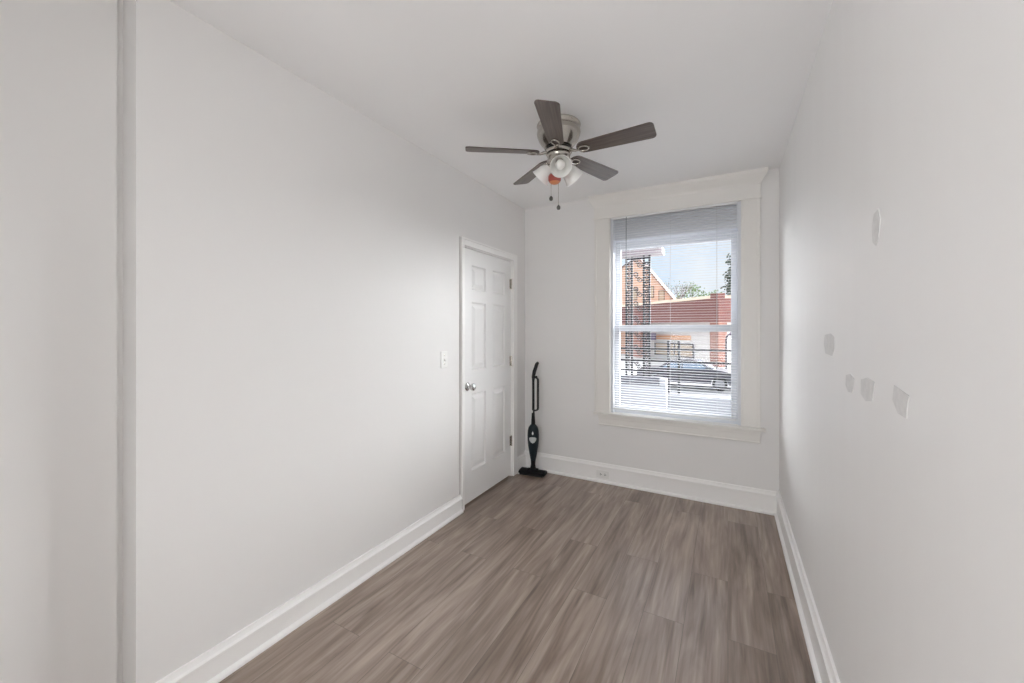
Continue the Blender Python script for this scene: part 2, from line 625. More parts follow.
def panel_leaf():
    m = MB()
    ys = sorted({LY0, LY1, *[v for c in cols for v in c]})
    zs = sorted({LZ0, LZ1, *[v for r in rows for v in r]})
    for a, b in zip(ys, ys[1:]):
        for c, d in zip(zs, zs[1:]):
            if (a, b) in cols and (c, d) in rows:
                steps = [(0, 0), (0.010, -0.014), (0.022, -0.014), (0.050, -0.002)]
                def rect(i, dx):
                    return [(LX + dx, a + i, c + i), (LX + dx, b - i, c + i), (LX + dx, b - i, d - i), (LX + dx, a + i, d - i)]
                rr = [rect(i, dx) for i, dx in steps]
                for p, q in zip(rr, rr[1:]):
                    for k in range(4):
                        m.quad(p[k], p[(k + 1) % 4], q[(k + 1) % 4], q[k])
                m.quad(*rr[-1])
            else:
                m.quad((LX, a, c), (LX, b, c), (LX, b, d), (LX, a, d))
    bx = LX - 0.035
    m.quad((bx, LY0, LZ0), (bx, LY1, LZ0), (bx, LY1, LZ1), (bx, LY0, LZ1))
    m.quad((LX, LY0, LZ0), (bx, LY0, LZ0), (bx, LY0, LZ1), (LX, LY0, LZ1))
    m.quad((LX, LY1, LZ0), (bx, LY1, LZ0), (bx, LY1, LZ1), (LX, LY1, LZ1))
    m.quad((LX, LY0, LZ0), (bx, LY0, LZ0), (bx, LY1, LZ0), (LX, LY1, LZ0))
    m.quad((LX, LY0, LZ1), (bx, LY0, LZ1), (bx, LY1, LZ1), (LX, LY1, LZ1))
    bmesh.ops.remove_doubles(m.bm, verts=m.bm.verts, dist=1e-5)
    return m


door = struct('door_1', panel_leaf(), M['door'])
kn = MB().lathe([(0, 0), (0.032, 0), (0.033, 0.004), (0.028, 0.009), (0.013, 0.012), (0.011, 0.030), (0.016, 0.036), (0.026, 0.044),
                 (0.0285, 0.054), (0.026, 0.064), (0.018, 0.070), (0, 0.072)], 28,
                Matrix.Translation((LX, LY0 + 0.062, 0.921)) @ Matrix.Rotation(R(90), 4, 'Y'))
kn.build('door_knob', M['chrome'], door, True)['label'] = 'polished chrome door knob'
for z in (1.785, 1.071, 0.330):
    h = MB()
    h.tube([(LX + 0.006, LY1 + 0.004, z - 0.045), (LX + 0.006, LY1 + 0.004, z + 0.045)], 0.006, 10)
    h.box(LX - 0.001, LX + 0.002, LY1 - 0.022, LY1, z - 0.044, z + 0.044)
    for k in range(3):
        h.tube([(LX + 0.006, LY1 + 0.004, z - 0.047 + k * 0.045), (LX + 0.006, LY1 + 0.004, z - 0.043 + k * 0.045)], 0.0075, 10)
    h.build('hinge', M['nickel'], door, True)

# ------------------------------------------------------------------ window casing, stool, apron, crown
t = MB()
f0, f1 = YB - 0.020, YB
t.box(-1.054, WX0, f0, f1, 0.628, 2.358, 0.003)
t.box(WX1, 0.213, f0, f1, 0.628, 2.358, 0.003)
t.box(-1.058, 0.216, f0 - 0.003, f1, 2.358, 2.46, 0.002)
t.box(-1.064, 0.222, f0 - 0.008, f1, 2.346, 2.364, 0.003)
for x0, x1 in ((-1.054, -1.036), (-0.932, WX0), (WX1, 0.105), (0.195, 0.213)):
    t.box(x0, x1, f0 - 0.005, f0 + 0.004, 0.628, 2.346, 0.002)
struct('trim_window_casing', t, M['casing'])
cr = MB()
prof = [(0.0, 2.455), (0.026, 2.455), (0.030, 2.470), (0.040, 2.486), (0.056, 2.508), (0.066, 2.528), (0.068, H), (0.0, H)]
a, b = [], []
secs = []
for end in (0, 1):
    ring = []
    for d, z in prof:
        ex = max(0.0, d - 0.026)
        x = (-1.060 - ex) if end == 0 else (0.218 + ex)
        ring.append((x, YB - d, z))
    secs.append(ring)
cr.loft(secs)
struct('trim_window_crown', cr, M['casing'])
st = MB().box(-1.058, 0.246, YB - 0.055, YB + 0.05, 0.606, 0.628, 0.005)
struct('trim_window_stool', st, M['casing'])
ap = MB()
ap.box(-1.016, 0.212, YB - 0.018, YB, 0.512, 0.606, 0.003)
ap.box(-1.020, 0.216, YB - 0.026, YB, 0.572, 0.606, 0.004)
ap.box(-1.018, 0.214, YB - 0.022, YB, 0.512, 0.524, 0.003)
struct('trim_window_apron', ap, M['casing'])

# ------------------------------------------------------------------ double-hung window
win = MB()
wy0, wy1 = YB + 0.035, YB + 0.15
FX0, FX1 = WX0 + 0.024, WX1 - 0.020
win.box(WX0, FX0, YB + 0.002, wy1, WZ0, WZ1)
win.box(FX1, WX1, YB + 0.002, wy1, WZ0, WZ1)
win.box(FX0, FX1, wy0, wy1, 2.150, WZ1)
win.box(FX0, FX1, wy0, wy1, WZ0, 0.650)
window = struct('window_1', win, M['vinyl'])


def sash(name, y0, y1, z0, z1, top, bot, side=0.046):
    m = MB()
    x0, x1 = FX0, FX1
    m.box(x0, x0 + side, y0, y1, z0, z1, 0.004)
    m.box(x1 - side, x1, y0, y1, z0, z1, 0.004)
    m.box(x0 + side, x1 - side, y0, y1, z1 - top, z1, 0.004)
    m.box(x0 + side, x1 - side, y0, y1, z0, z0 + bot, 0.004)
    s = m.build(name, M['vinyl'], window)
    ym = (y0 + y1) / 2
    MB().box(x0 + side - 0.004, x1 - side + 0.004, ym - 0.002, ym + 0.002, z0 + bot - 0.004, z1 - top + 0.004).build('window_pane', M['glass'], s)
    return s


sash('upper_sash', YB + 0.085, YB + 0.115, 1.346, 2.146, 0.072, 0.056)
low = sash('lower_sash', YB + 0.045, YB + 0.075, 0.652, 1.402, 0.056, 0.034)

# ------------------------------------------------------------------ mini blind
BX0, BX1, BY = -0.893, 0.062, YB - 0.002
blind = empty('mini_blind', ((BX0 + BX1) / 2, BY, 2.354), 'lowered white mini blind with open slats across the window', 'window blind')


def lb(m):                                   # blind coordinates -> local
    bmesh.ops.translate(m.bm, vec=(-(BX0 + BX1) / 2, -BY, -2.354), verts=m.bm.verts)
    return m


hr = MB()
hr.prism([(BX0, BY - 0.014, 2.328), (BX0, BY - 0.016, 2.331), (BX0, BY - 0.016, 2.354), (BX0, BY + 0.014, 2.354), (BX0, BY + 0.014, 2.328)], (BX1 - BX0, 0, 0))
lb(hr).build('head_rail', M['slat'], blind)
pitch, ztop = 0.0208, 2.314
nsl = 79
first = None
for k in range(nsl):
    z = ztop - k * pitch
    if first is None:
        m = MB()
        n = 6
        top = []
        for i in range(n + 1):
            s = -0.0125 + 0.025 * i / n
            arch = 0.0016 * (1 - (s / 0.0125) ** 2)
            top.append((s, arch + s * 0.05))
        ring = [(y, zz + 0.0003) for y, zz in top] + [(y, zz - 0.0003) for y, zz in reversed(top)]
        w2 = (BX1 - BX0) / 2 - 0.004
        m.prism([(-w2, y, zz) for y, zz in ring], (2 * w2, 0, 0))
        first = m.build('slat', M['slat'], blind)
        first.location = (0, 0, z - 2.354)
    else:
        c = first.copy()
        C.objects.link(c)
        c.parent = blind
        c.location = (0, 0, z - 2.354)
zb = ztop - nsl * pitch
br = MB().box(BX0 + 0.004, BX1 - 0.004, BY - 0.013, BY + 0.013, zb - 0.010, zb + 0.004, 0.004)
lb(br).build('bottom_rail', M['slat'], blind)
for xc in (-0.745, -0.418, -0.075):
    m = MB()
    for dy in (-0.0135, 0.0135):
        m.tube([(xc, BY + dy, zb), (xc, BY + dy, 2.330)], 0.0007, 5)
    lb(m).build('ladder_cord', M['cord'], blind)
m = MB()
m.tube([(-0.772, BY - 0.022, 2.332), (-0.772, BY - 0.026, 2.29), (-0.772, BY - 0.026, 1.72)], 0.0032, 8)
m.tube([(-0.772, BY - 0.014, 2.336), (-0.772, BY - 0.024, 2.330)], 0.004, 8)
m.tube([(-0.772, BY - 0.026, 1.74), (-0.772, BY - 0.026, 1.70)], 0.0042, 8)
lb(m).build('tilt_wand', M['wand'], blind, True)
m = MB()
m.tube([(-0.078, BY - 0.017, 2.332), (-0.078, BY - 0.019, 1.55), (-0.0785, BY - 0.019, 1.08)], 0.0011, 5)
m.lathe([(0, 0), (0.006, 0.003), (0.005, 0.018), (0.002, 0.026), (0, 0.026)], 10, Matrix.Translation((-0.0785, BY - 0.019, 1.055)))
lb(m).build('lift_cord', M['cord'], blind, True)

# ------------------------------------------------------------------ switch and outlet
sw = empty('light_switch', (XL, 2.222, 1.152), 'white toggle light switch plate on left wall beside the door', 'light switch')
MB().box(0, 0.006, -0.036, 0.036, -0.059, 0.059, 0.003).build('cover_plate', M['plastic_white'], sw)
m = MB().box(0.005, 0.008, -0.006, 0.006, -0.012, 0.012)
m.prism([(0.007, -0.0045, -0.004), (0.020, -0.0045, -0.013), (0.020, -0.0045, -0.006), (0.007, -0.0045, 0.006)], (0, 0.009, 0))
m.build('toggle', M['plastic_white'], sw)
for z in (-0.030, 0.030):
    m = MB().lathe([(0, 0), (0.0035, 0), (0.0035, 0.001), (0, 0.0015)], 10, Matrix.Translation((0.006, 0, z)) @ Matrix.Rotation(R(90), 4, 'Y'))
    m.build('plate_screw', M['nickel'], sw)

ol = empty('wall_outlet', (-0.978, YB - 0.018, 0.074), 'white duplex outlet set sideways in the back baseboard', 'outlet')
MB().box(-0.058, 0.058, -0.006, 0.0, -0.034, 0.034, 0.003).build('cover_plate', M['plastic_white'], ol)
for xc in (-0.020, 0.020):
    m = MB().lathe([(0.0165, 0), (0.0165, 0.002), (0, 0.0022)], 20, Matrix.Translation((xc, -0.006, 0)) @ Matrix.Rotation(R(90), 4, 'X'))
    sk = m.build('socket', M['plastic_white'], ol)
    m = MB()
    for dz in (-0.006, 0.006):
        m.box(xc - 0.005, xc + 0.005, -0.0088, -0.0078, dz - 0.002, dz + 0.002)
    m.lathe([(0.003, 0), (0.003, 0.001), (0, 0.001)], 10, Matrix.Translation((xc + 0.010, -0.0078, 0)) @ Matrix.Rotation(R(90), 4, 'X'))
    m.build('socket_slot', M['slot'], sk)

# ------------------------------------------------------------------ ceiling fan
FX, FY, ZB = -0.864, 2.145, 2.391
fan = empty('ceiling_fan', (FX, FY, H), 'brushed nickel ceiling fan with five dark wood blades and three shades', 'ceiling fan')
o = ZB - H
MB().lathe([(0.0, 0), (0.124, 0), (0.127, -0.006), (0.124, -0.014), (0.118, -0.022), (0.118, -0.030), (0.124, -0.036), (0.126, -0.050),
            (0.123, -0.064), (0.114, -0.088), (0.100, -0.108), (0.088, -0.120), (0.082, -0.132), (0.0, -0.132)], 48).build('motor_housing', M['nickel'], fan, True)
MB().lathe([(0.0, -0.132), (0.066, -0.132), (0.070, -0.137), (0.070, -0.148), (0.0, -0.148)], 40).build('flywheel', M['dark_metal'], fan, True)
MB().lathe([(0.0, -0.148), (0.074, -0.148), (0.078, -0.152), (0.078, -0.160), (0.073, -0.166), (0.0, -0.166)], 40).build('blade_ring', M['nickel'], fan, True)
MB().lathe([(0.0, -0.166), (0.050, -0.166), (0.066, -0.172), (0.068, -0.178), (0.064, -0.184), (0.064, -0.206), (0.068, -0.212), (0.062, -0.224), (0.040, -0.234), (0.0, -0.236)],
           40).build('switch_housing', M['nickel'], fan, True)
for k in range(5):
    az = 4.994 + k * 2 * PI / 5
    n = 8
    r0, r1, w0, w1 = 0.112, 0.537, 0.046, 0.060
    out = []
    for i in range(n + 1):                   # rounded root
        a = PI / 2 + PI * i / n
        out.append((r0 + 0.045 + 0.045 * math.cos(a), w0 * math.sin(a)))
    c = 0.024
    for i in range(n + 1):                   # squared tip with rounded corners
        a = -PI / 2 + (PI / 2) * i / n
        out.append((r1 - c + c * math.cos(a), -w1 + c + c * math.sin(a)))
    for i in range(n + 1):
        a = (PI / 2) * i / n
        out.append((r1 - c + c * math.cos(a), w1 - c + c * math.sin(a)))
    m = MB().prism([(x, y, -0.003) for x, y in out], (0, 0, 0.006))
    bl = m.build('blade', M['blade'], fan)
    rot = Matrix.Rotation(az, 4, 'Z') @ Matrix.Rotation(R(-13), 4, 'X')
    bl.matrix_local = Matrix.Translation((0, 0, o)) @ rot
    ir = MB()
    ir.tube([(0.066, 0, 0.004), (0.085, 0, -0.002), (0.105, 0, -0.010), (0.124, 0, -0.010)], 0.008, 10, radii=[0.011, 0.009, 0.007, 0.006])
    ov = [(0.152 + 0.030 * math.cos(2 * PI * i / 24), 0.021 * math.sin(2 * PI * i / 24), -0.008) for i in range(24)]
    ir.tube(ov, 0.0055, 8, closed=True)
    for sx, sy in ((0.128, 0.016), (0.128, -0.016), (0.186, 0)):
        ir.lathe([(0, -0.003), (0.005, -0.003), (0.005, 0.001), (0, 0.001)], 10, Matrix.Translation((sx, sy, -0.006)))
    ir.build('blade_iron', M['nickel'], bl, True)
for az in (-62, 58, 178):
    d = R(az)
    ax = Vector((math.cos(d) * math.sin(R(50)), math.sin(d) * math.sin(R(50)), -math.cos(R(50))))
    root = Vector((math.cos(d) * 0.030, math.sin(d) * 0.030, -0.214))
    mt = Matrix.Translation(root) @ ax.to_track_quat('Z', 'Y').to_matrix().to_4x4()
    prof = [(0.020, 0.022), (0.024, 0.030), (0.036, 0.044), (0.046, 0.062), (0.051, 0.082), (0.056, 0.102), (0.0615, 0.116),
            (0.0590, 0.116), (0.053, 0.100), (0.048, 0.082), (0.043, 0.062), (0.033, 0.046), (0.021, 0.032), (0.017, 0.024)]
    sh = MB().lathe(prof, 36, mt, cap=False).build('light_shade', M['shade'], fan, True)
    MB().lathe([(0, 0), (0.020, 0.0), (0.024, 0.010), (0.026, 0.030), (0.023, 0.034), (0, 0.034)], 24, mt).build('shade_fitter', M['nickel'], sh, True)
    MB().lathe([(0, 0.034), (0.013, 0.036), (0.013, 0.050), (0.022, 0.066), (0.027, 0.082), (0.024, 0.096), (0.013, 0.106), (0, 0.109)], 24, mt).build('light_bulb', M['bulb'], sh, True)
# coloured cap under the light kit, and the two pull chains
cv = Vector((-0.020, -0.010, -0.016))
m = MB()
m.lathe([(0, -0.232), (0.012, -0.236), (0.014, -0.262), (0.030, -0.270), (0.037, -0.282), (0.037, -0.304), (0.031, -0.314)], 28, Matrix.Translation(cv), cap=False)
cap = m.build('light_kit_cap', M['cap_red'], fan, True)
cap['label'] = 'small red and orange rounded cap under the shades'
MB().lathe([(0.031, -0.314), (0.024, -0.321), (0.012, -0.326), (0, -0.327)], 28, Matrix.Translation(cv), cap=False).build('cap_tip', M['cap_orange'], cap, True)
for dx, zk in ((-0.043, -0.426), (0.000, -0.478)):
    m = MB()
    px, py = dx * 0.88, dx * 0.48
    m.tube([(px, py, -0.225), (px, py, zk + 0.014)], 0.0011, 5)
    z = -0.30
    while z > zk + 0.014:
        m.lathe([(0, -0.0017), (0.0017, 0), (0, 0.0017)], 6, Matrix.Translation((px, py, z)))
        z -= 0.006
    ch = m.build('pull_chain', M['nickel'], fan)
    MB().lathe([(0, 0.016), (0.004, 0.014), (0.010, 0.006), (0.0115, -0.002), (0.008, -0.011), (0, -0.014)], 16, Matrix.Translation((px, py, zk))).build('chain_knob', M['knob'], ch, True)

# ------------------------------------------------------------------ stick vacuum in the corner
VX, VY = -1.610, 3.36
vac = empty('stick_vacuum', (VX, VY, 0), 'black stick vacuum standing upright in the corner beside the door', 'vacuum cleaner', rz=R(20))
fh = MB()
fh.prism([(-0.128, -0.055, 0.010), (-0.128, -0.058, 0.030), (-0.128, -0.030, 0.044), (-0.128, 0.030, 0.046), (-0.128, 0.045, 0.030), (-0.128, 0.045, 0.010)], (0.256, 0, 0))
es = [e for e in fh.bm.edges]
bmesh.ops.bevel(fh.bm, geom=es, offset=0.006, segments=2, affect='EDGES')
head = fh.build('floor_head', M['vac_black'], vac, True)
head.rotation_euler = (0, 0, R(-15))
MB().box(-0.115, 0.115, -0.061, -0.054, 0.004, 0.016, 0.003).build('bumper_strip', M['rubber'], head)
for x in (-0.10, 0.10):
    m = MB().lathe([(0, -0.012), (0.018, -0.012), (0.018, 0.012), (0, 0.012)], 18, Matrix.Translation((x, 0.030, 0.018)) @ Matrix.Rotation(R(90), 4, 'Y'))
    m.build('head_wheel', M['rubber'], head, True)
nk = MB()
nk.tube([(0, 0.0, 0.040), (0, 0.006, 0.065), (0, 0.010, 0.095), (0, 0.012, 0.13)], 0.02, 14, radii=[0.036, 0.026, 0.021, 0.024])
nk.tube([(-0.050, 0.0, 0.040), (0.050, 0.0, 0.040)], 0.020, 14)
nk.build('swivel_neck', M['vac_black'], vac, True)


def oval(cx, cy, z, rx, ry, n=24):
    return [(cx + rx * math.cos(2 * PI * k / n), cy + ry * math.sin(2 * PI * k / n), z) for k in range(n)]


lean = lambda z: 0.012 + 0.012 * z
bd = MB()
bd.loft([oval(0, lean(z), z, rx, ry) for z, rx, ry in ((0.115, .020, .022), (0.15, .028, .028), (0.20, .038, .036), (0.26, .048, .044), (0.32, .054, .050),
         (0.37, .055, .052), (0.41, .052, .050), (0.44, .044, .042), (0.46, .030, .030), (0.468, .020, .022))])
body = bd.build('dust_body', M['vac_body'], vac, True)


def on_body(x, z, off):
    rx, ry = 0.0545, 0.0518
    return (x, lean(z) - ry * math.sqrt(max(0, 1 - (x / rx) ** 2)) - off, z)


def body_badge(cx, cz, pts):
    """a thin plate bent over the front of the body"""
    m = MB()
    levels = []
    for off in (-0.006, 0.0025):
        levels.append([[m.bm.verts.new(on_body(cx + (x - cx) * f, cz + (z - cz) * f, off)) for x, z in pts] for f in (0.35, 0.7, 1.0)])
    n = len(pts)
    for lv in levels:
        m.bm.faces.new(lv[0])
        for a_, b_ in zip(lv, lv[1:]):
            for k in range(n):
                m.bm.faces.new((a_[k], a_[(k + 1) % n], b_[(k + 1) % n], b_[k]))
    for k in range(n):
        a_, b_ = levels[0][2], levels[1][2]
        m.bm.faces.new((a_[k], a_[(k + 1) % n], b_[(k + 1) % n], b_[k]))
    return m


pts = [(-.034, .348), (-.018, .356), (0, .358), (.018, .356), (.034, .348), (.031, .328), (.018, .310), (0, .302), (-.018, .310), (-.031, .328)]
body_badge(0, .332, pts).build('badge', M['vac_silver'], body)['label'] = 'silver shield badge'
body_badge(0, .393, [(0, .414), (-.006, .400), (-.008, .388), (0, .380), (.008, .388), (.006, .400)]).build('power_button', M['plastic_white'], body)['label'] = 'small white drop-shaped button'
tb = MB()
tb.tube([(0, lean(.46), .455), (0, lean(.5), .50), (0, lean(.6), .60), (0, lean(.9), .90)], 0.0125, 14, radii=[0.021, 0.019, 0.0125, 0.0115])
tb.build('wand_tube', M['vac_black'], vac, True)
hd = MB()
hd.tube([(0, lean(.89), .885), (0.002, lean(.92), .925), (0.010, lean(.95), .965), (0.022, lean(.98), 1.00), (0.032, lean(1.0), 1.035), (0.045, lean(1.0) - .006, 1.052)],
        0.015, 12, radii=[0.0135, 0.0165, 0.018, 0.0175, 0.0165, 0.013])
hd.build('handle', M['vac_black'], vac, True)
MB().box(-0.018, -0.002, lean(.6) - 0.020, lean(.6) + 0.010, 0.578, 0.600, 0.004).build('lower_cord_hook', M['plastic_white'], vac)
MB().box(-0.014, 0.040, lean(.9) - 0.020, lean(.9) + 0.006, 0.905, 0.925, 0.005).build('upper_cord_hook', M['vac_black'], vac)
cw = MB()
random.seed(4)
for q in range(6):
    a = 0.004 * math.cos(q * 1.1)
    b = 0.004 * math.sin(q * 1.9)
    path = []
    x0, x1, z0, z1 = -0.004 + a * .5, 0.046 + a * 1.6, 0.600 + b, 0.910 + b
    for i in range(9):
        t_ = PI + PI * i / 8
        path.append(((x0 + x1) / 2 + (x1 - x0) / 2 * math.cos(t_), lean(.6) - 0.017 + b * .6, z0 + 0.024 + 0.024 * math.sin(t_)))
    for i in range(9):
        t_ = PI * i / 8
        path.append(((x0 + x1) / 2 + (x1 - x0) / 2 * math.cos(t_), lean(.9) - 0.017 + b * .6, z1 - 0.024 + 0.024 * math.sin(t_)))
    cw.tube(path, 0.0045, 6, closed=True)
cw.build('power_cord', M['rubber'], vac, True)

# ------------------------------------------------------------------ porch outside the window
GZ = -1.60                                   # street level
PY = 6.0
hw = MB()
hw.box(-6, WX0 - 0.02, YO, YO + 0.12, GZ, 3.4)
hw.box(WX1 + 0.02, 6, YO, YO + 0.12, GZ, 3.4)
hw.box(WX0 - 0.02, WX1 + 0.02, YO, YO + 0.12, GZ, WZ0 - 0.02)
hw.box(WX0 - 0.02, WX1 + 0.02, YO, YO + 0.12, WZ1 + 0.02, 3.4)
struct('wall_exterior', hw, M['house_paint'])
struct('floor_porch', MB().box(-5, 5, YO + 0.12, PY + 0.27, -0.25, -0.10), M['porch_floor'])

pw = MB().box(-2.0, 5, PY + 0.27, PY + 0.46, GZ, 0.395, 0.01)
pwall = pw.build('porch_wall', M['white_masonry'])
tag(pwall, 'low white porch wall below the black railing', 'porch wall')
pier = empty('porch_pier', (-1.75, PY, GZ), 'white porch pier with grey cap under the ornate iron column', 'pier')
MB().box(-1.0, 0.985, -0.075, 0.10, 0, 2.16, 0.01).build('pier_block', M['white_masonry'], pier)
pc = MB().box(-1.05, 0.90, -0.10, 0.125, 2.16, 2.215, 0.01)
pc.box(-1.05, 0.90, -0.09, 0.115, 2.23, 2.275, 0.01)
pc.box(-1.05, 0.90, -0.08, 0.105, 2.205, 2.235)
pc.build('pier_cap', M['stone_cap'], pier)
MB().box(0.90, 0.985, -0.095, 0.12, 2.162, 2.26, 0.01).build('cap_end_block', M['white_masonry'], pier)

col = empty('iron_column', (-1.17, PY, 0.675), 'black wrought-iron porch column with scrolls between twin posts', 'column')
cz = 1.735


def spiral(m, cx, cz0, r, turns, start, flip, rad=0.008):
    pts = []
    for i in range(28):
        f = i / 27
        a = start + flip * turns * 2 * PI * f
        rr = r * (1 - 0.75 * f)
        pts.append((cx + rr * math.cos(a), 0, cz0 + rr * math.sin(a)))
    m.tube(pts, rad, 6)


for xs in (-0.120, 0.130):
    pm = MB()
    for dx in (-0.040, 0.040):
        pm.box(xs + dx - 0.014, xs + dx + 0.014, -0.014, 0.014, 0, cz + (0.07 if xs > 0 else 0.02), 0.002)
    z = 0.08
    k = 0
    while z < cz - 0.05:
        spiral(pm, xs, z, 0.029, 1.1, (0 if k % 2 else PI), (1 if k % 2 else -1), 0.011)
        z += 0.068
        k += 1
    pm.build('column_post', M['iron'], col, True)
for kk in range(8):
    z = 0.16 + kk * 0.215
    sm = MB()
    spiral(sm, -0.030, z + 0.045, 0.042, 1.3, R(-90), 1)
    spiral(sm, 0.040, z - 0.035, 0.042, 1.3, R(90), 1)
    sm.tube([(-0.030, 0, z + 0.003), (0.005, 0, z - 0.012), (0.040, 0, z + 0.007)], 0.006, 6)
    sm.build('scroll', M['iron'], col, True)
tbm = MB().box(-0.165, 0.175, -0.014, 0.014, cz - 0.015, cz + 0.012)
tbm.build('top_bar', M['iron'], col)
MB().box(-0.17, 0.18, -0.03, 0.03, -0.012, 0.008).build('foot_plate', M['iron'], col)

RY = 6.36
rail = empty('porch_railing', (1.0, RY, 0.395), 'black iron porch railing with four horizontal bars and paired uprights', 'railing')
for z in (1.058, 0.879, 0.716, 0.525):
    MB().box(-2.80, 3.2, -0.014, 0.014, z - 0.395 - 0.014, z - 0.395 + 0.014).build('rail_bar', M['iron'], rail)
for x in (-0.787, -0.640, 1.9, 2.05):
    MB().box(x - 1.0 - 0.018, x - 1.0 + 0.018, -0.018, 0.018, 0, 1.186 - 0.395, 0.002).build('upright', M['iron'], rail)

pb = MB().box(-5, -0.815, PY - 0.10, PY + 0.16, 2.44, 2.53)
pb.box(-5, -0.84, PY - 0.06, PY + 0.12, 2.53, 2.58)
for k in range(30):
    pb.box(-5, -0.83, YO + 0.13 + k * 0.07, YO + 0.195 + k * 0.07, 2.53, 2.55)
tag(pb.build('porch_roof_beam', M['porch_beam']), 'pale pink porch roof edge above the iron column', 'porch roof')

# ------------------------------------------------------------------ street
struct('ground', MB().box(-80, 80, YO + 0.12, 160, GZ - 0.2, GZ), M['road'])
struct('ground_sidewalk', MB().box(-80, 80, 8.0, 18.5, GZ - 0.1, GZ + 0.05), M['sidewalk'])
struct('ground_lot', MB().box(-80, 80, 25.5, 60, GZ - 0.1, GZ + 0.05), M['sidewalk'])

# parked sedan seen from its side, nose to the right
car = empty('parked_car', (-1.80, 22.0, GZ), 'dark grey sedan parked along the street facing right', 'car')
prof = [(-2.36, .42), (-2.38, .62), (-2.33, .86), (-2.20, .94), (-1.60, .98), (-1.35, 1.00), (-0.95, 1.26), (-0.55, 1.40), (0.0, 1.445), (0.42, 1.41),
        (0.80, 1.24), (1.22, 1.00), (1.60, .95), (2.05, .86), (2.28, .74), (2.36, .56), (2.34, .34), (2.20, .24)]


def arch(cx, r=0.37, n=10):
    return [(cx + r * math.cos(PI * i / n), .24 + max(0, r * math.sin(PI * i / n) + .08)) for i in range(n + 1)]


low_line = arch(1.46) + arch(-1.36) + [(-2.25, .26)]
poly = prof + low_line


def car_section(scale_y):
    return [(x, 0, z) for x, z in poly]


cb = MB()
secs = []
for yy, inset in ((-0.88, 0.10), (-0.86, 0.04), (-0.80, 0.0), (0.80, 0.0), (0.86, 0.04), (0.88, 0.10)):
    ring = []
    for x, z in poly:
        # tumblehome: the greenhouse leans in
        lean_in = max(0.0, z - 0.95) * 0.42
        y_ = yy - math.copysign(lean_in, yy)
        ring.append((x * (1 - inset * 0.03), y_, z if z > 0.5 else z + inset * 0.05))
    secs.append(ring)
cb.loft(secs)
cbody = cb.build('car_body', M['car_paint'], car, True)


def side_glass(name, pts):
    for sg in (-1, 1):
        m = MB().prism([(x, sg * (0.885 - max(0, z - 0.95) * 0.42), z) for x, z in pts], (0, sg * 0.008, 0))
        m.build(name, M['car_glass'], car)


side_glass('rear_side_window', [(-1.10, 1.02), (-0.80, 1.26), (-0.42, 1.365), (-0.22, 1.375), (-0.22, 1.01)])
side_glass('front_side_window', [(-0.16, 1.01), (-0.16, 1.378), (0.05, 1.385), (0.40, 1.35), (0.72, 1.21), (1.02, 1.00)])
m = MB()
m.quad((0.50, -0.60, 1.385), (0.50, 0.60, 1.385), (1.20, 0.72, 1.02), (1.20, -0.72, 1.02))
ws = m.build('windshield', M['car_glass'], car)
ws.location = (0.012, 0, 0.012)
sol = ws.modifiers.new('t', 'SOLIDIFY')
sol.thickness = 0.006
for x in (1.46, -1.36):
    for sg in (-1, 1):
        y0 = sg * 0.78
        wm = MB().lathe([(0.19, -0.10), (0.31, -0.10), (0.325, -0.06), (0.325, 0.06), (0.31, 0.10), (0.19, 0.10)], 32,
                        Matrix.Translation((x, y0, 0.325)) @ Matrix.Rotation(R(90), 4, 'X'), cap=True)
        wh = wm.build('wheel', M['tire'], car, True)
        rm = MB().lathe([(0, -0.108), (0.05, -0.110), (0.06, -0.104), (0.19, -0.106), (0.215, -0.103), (0.215, 0.103), (0.19, 0.106), (0.06, 0.104), (0.05, 0.110), (0, 0.108)], 28,
                        Matrix.Translation((x, y0, 0.325)) @ Matrix.Rotation(R(90), 4, 'X'))
        rm.build('rim', M['wheel'], wh, True)
m = MB()
m.prism([(2.05, -0.885, .64), (2.05, -0.885, .74), (2.24, -0.86, .72), (2.30, -0.84, .64)], (0, 0.02, 0))
m.build('headlamp', M['lamp_head'], car)
m = MB().box(0.84, 1.02, -1.02, -0.88, 0.96, 1.08, 0.03)
m.build('side_mirror', M['car_paint'], car, True)
for x in (-0.10, -1.05):
    MB().box(x, x + 0.16, -0.905, -0.88, 0.84, 0.87, 0.005).build('door_handle', M['wheel'], car)

# ---- brick corner store across the street
ux, uy = -0.7151, 0.6990                     # direction along its front, away from the corner
nx, ny = -0.6990, -0.7151                    # outward normal of the front
CX, CY = -0.62, 34.0


def P(s, d, z):
    return (CX + ux * s + nx * d, CY + uy * s + ny * d, z)


def face_box(m, s0, s1, d0, d1, z0, z1):
    m.prism([P(s0, d0, z0), P(s1, d0, z0), P(s1, d1, z0), P(s0, d1, z0)], (0, 0, z1 - z0))
    return m


store = empty('corner_store', (0, 0, 0), 'one-storey brick corner store with white shopfront behind the car', 'building')
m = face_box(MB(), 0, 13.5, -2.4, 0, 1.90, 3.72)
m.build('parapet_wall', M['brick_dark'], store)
m = face_box(MB(), 0.75, 13.5, -2.4, 0.10, 3.72, 3.95)
m.build('coping', M['coping'], store)
m = face_box(MB(), 0.0, 0.75, -0.6, 0.08, 3.6, 4.10)
m.build('corner_cap', M['brick_dark'], store)
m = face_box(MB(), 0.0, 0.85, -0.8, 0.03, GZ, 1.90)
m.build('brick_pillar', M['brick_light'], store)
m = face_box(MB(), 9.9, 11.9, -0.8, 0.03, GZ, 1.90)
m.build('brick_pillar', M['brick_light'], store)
m = face_box(MB(), 0.5, 13.5, -2.4, -1.3, GZ, 1.90)
m.build('shopfront_wall', M['stucco'], store)
m = face_box(MB(), 4.4, 9.3, -1.3, -1.24, 0.35, 0.80)
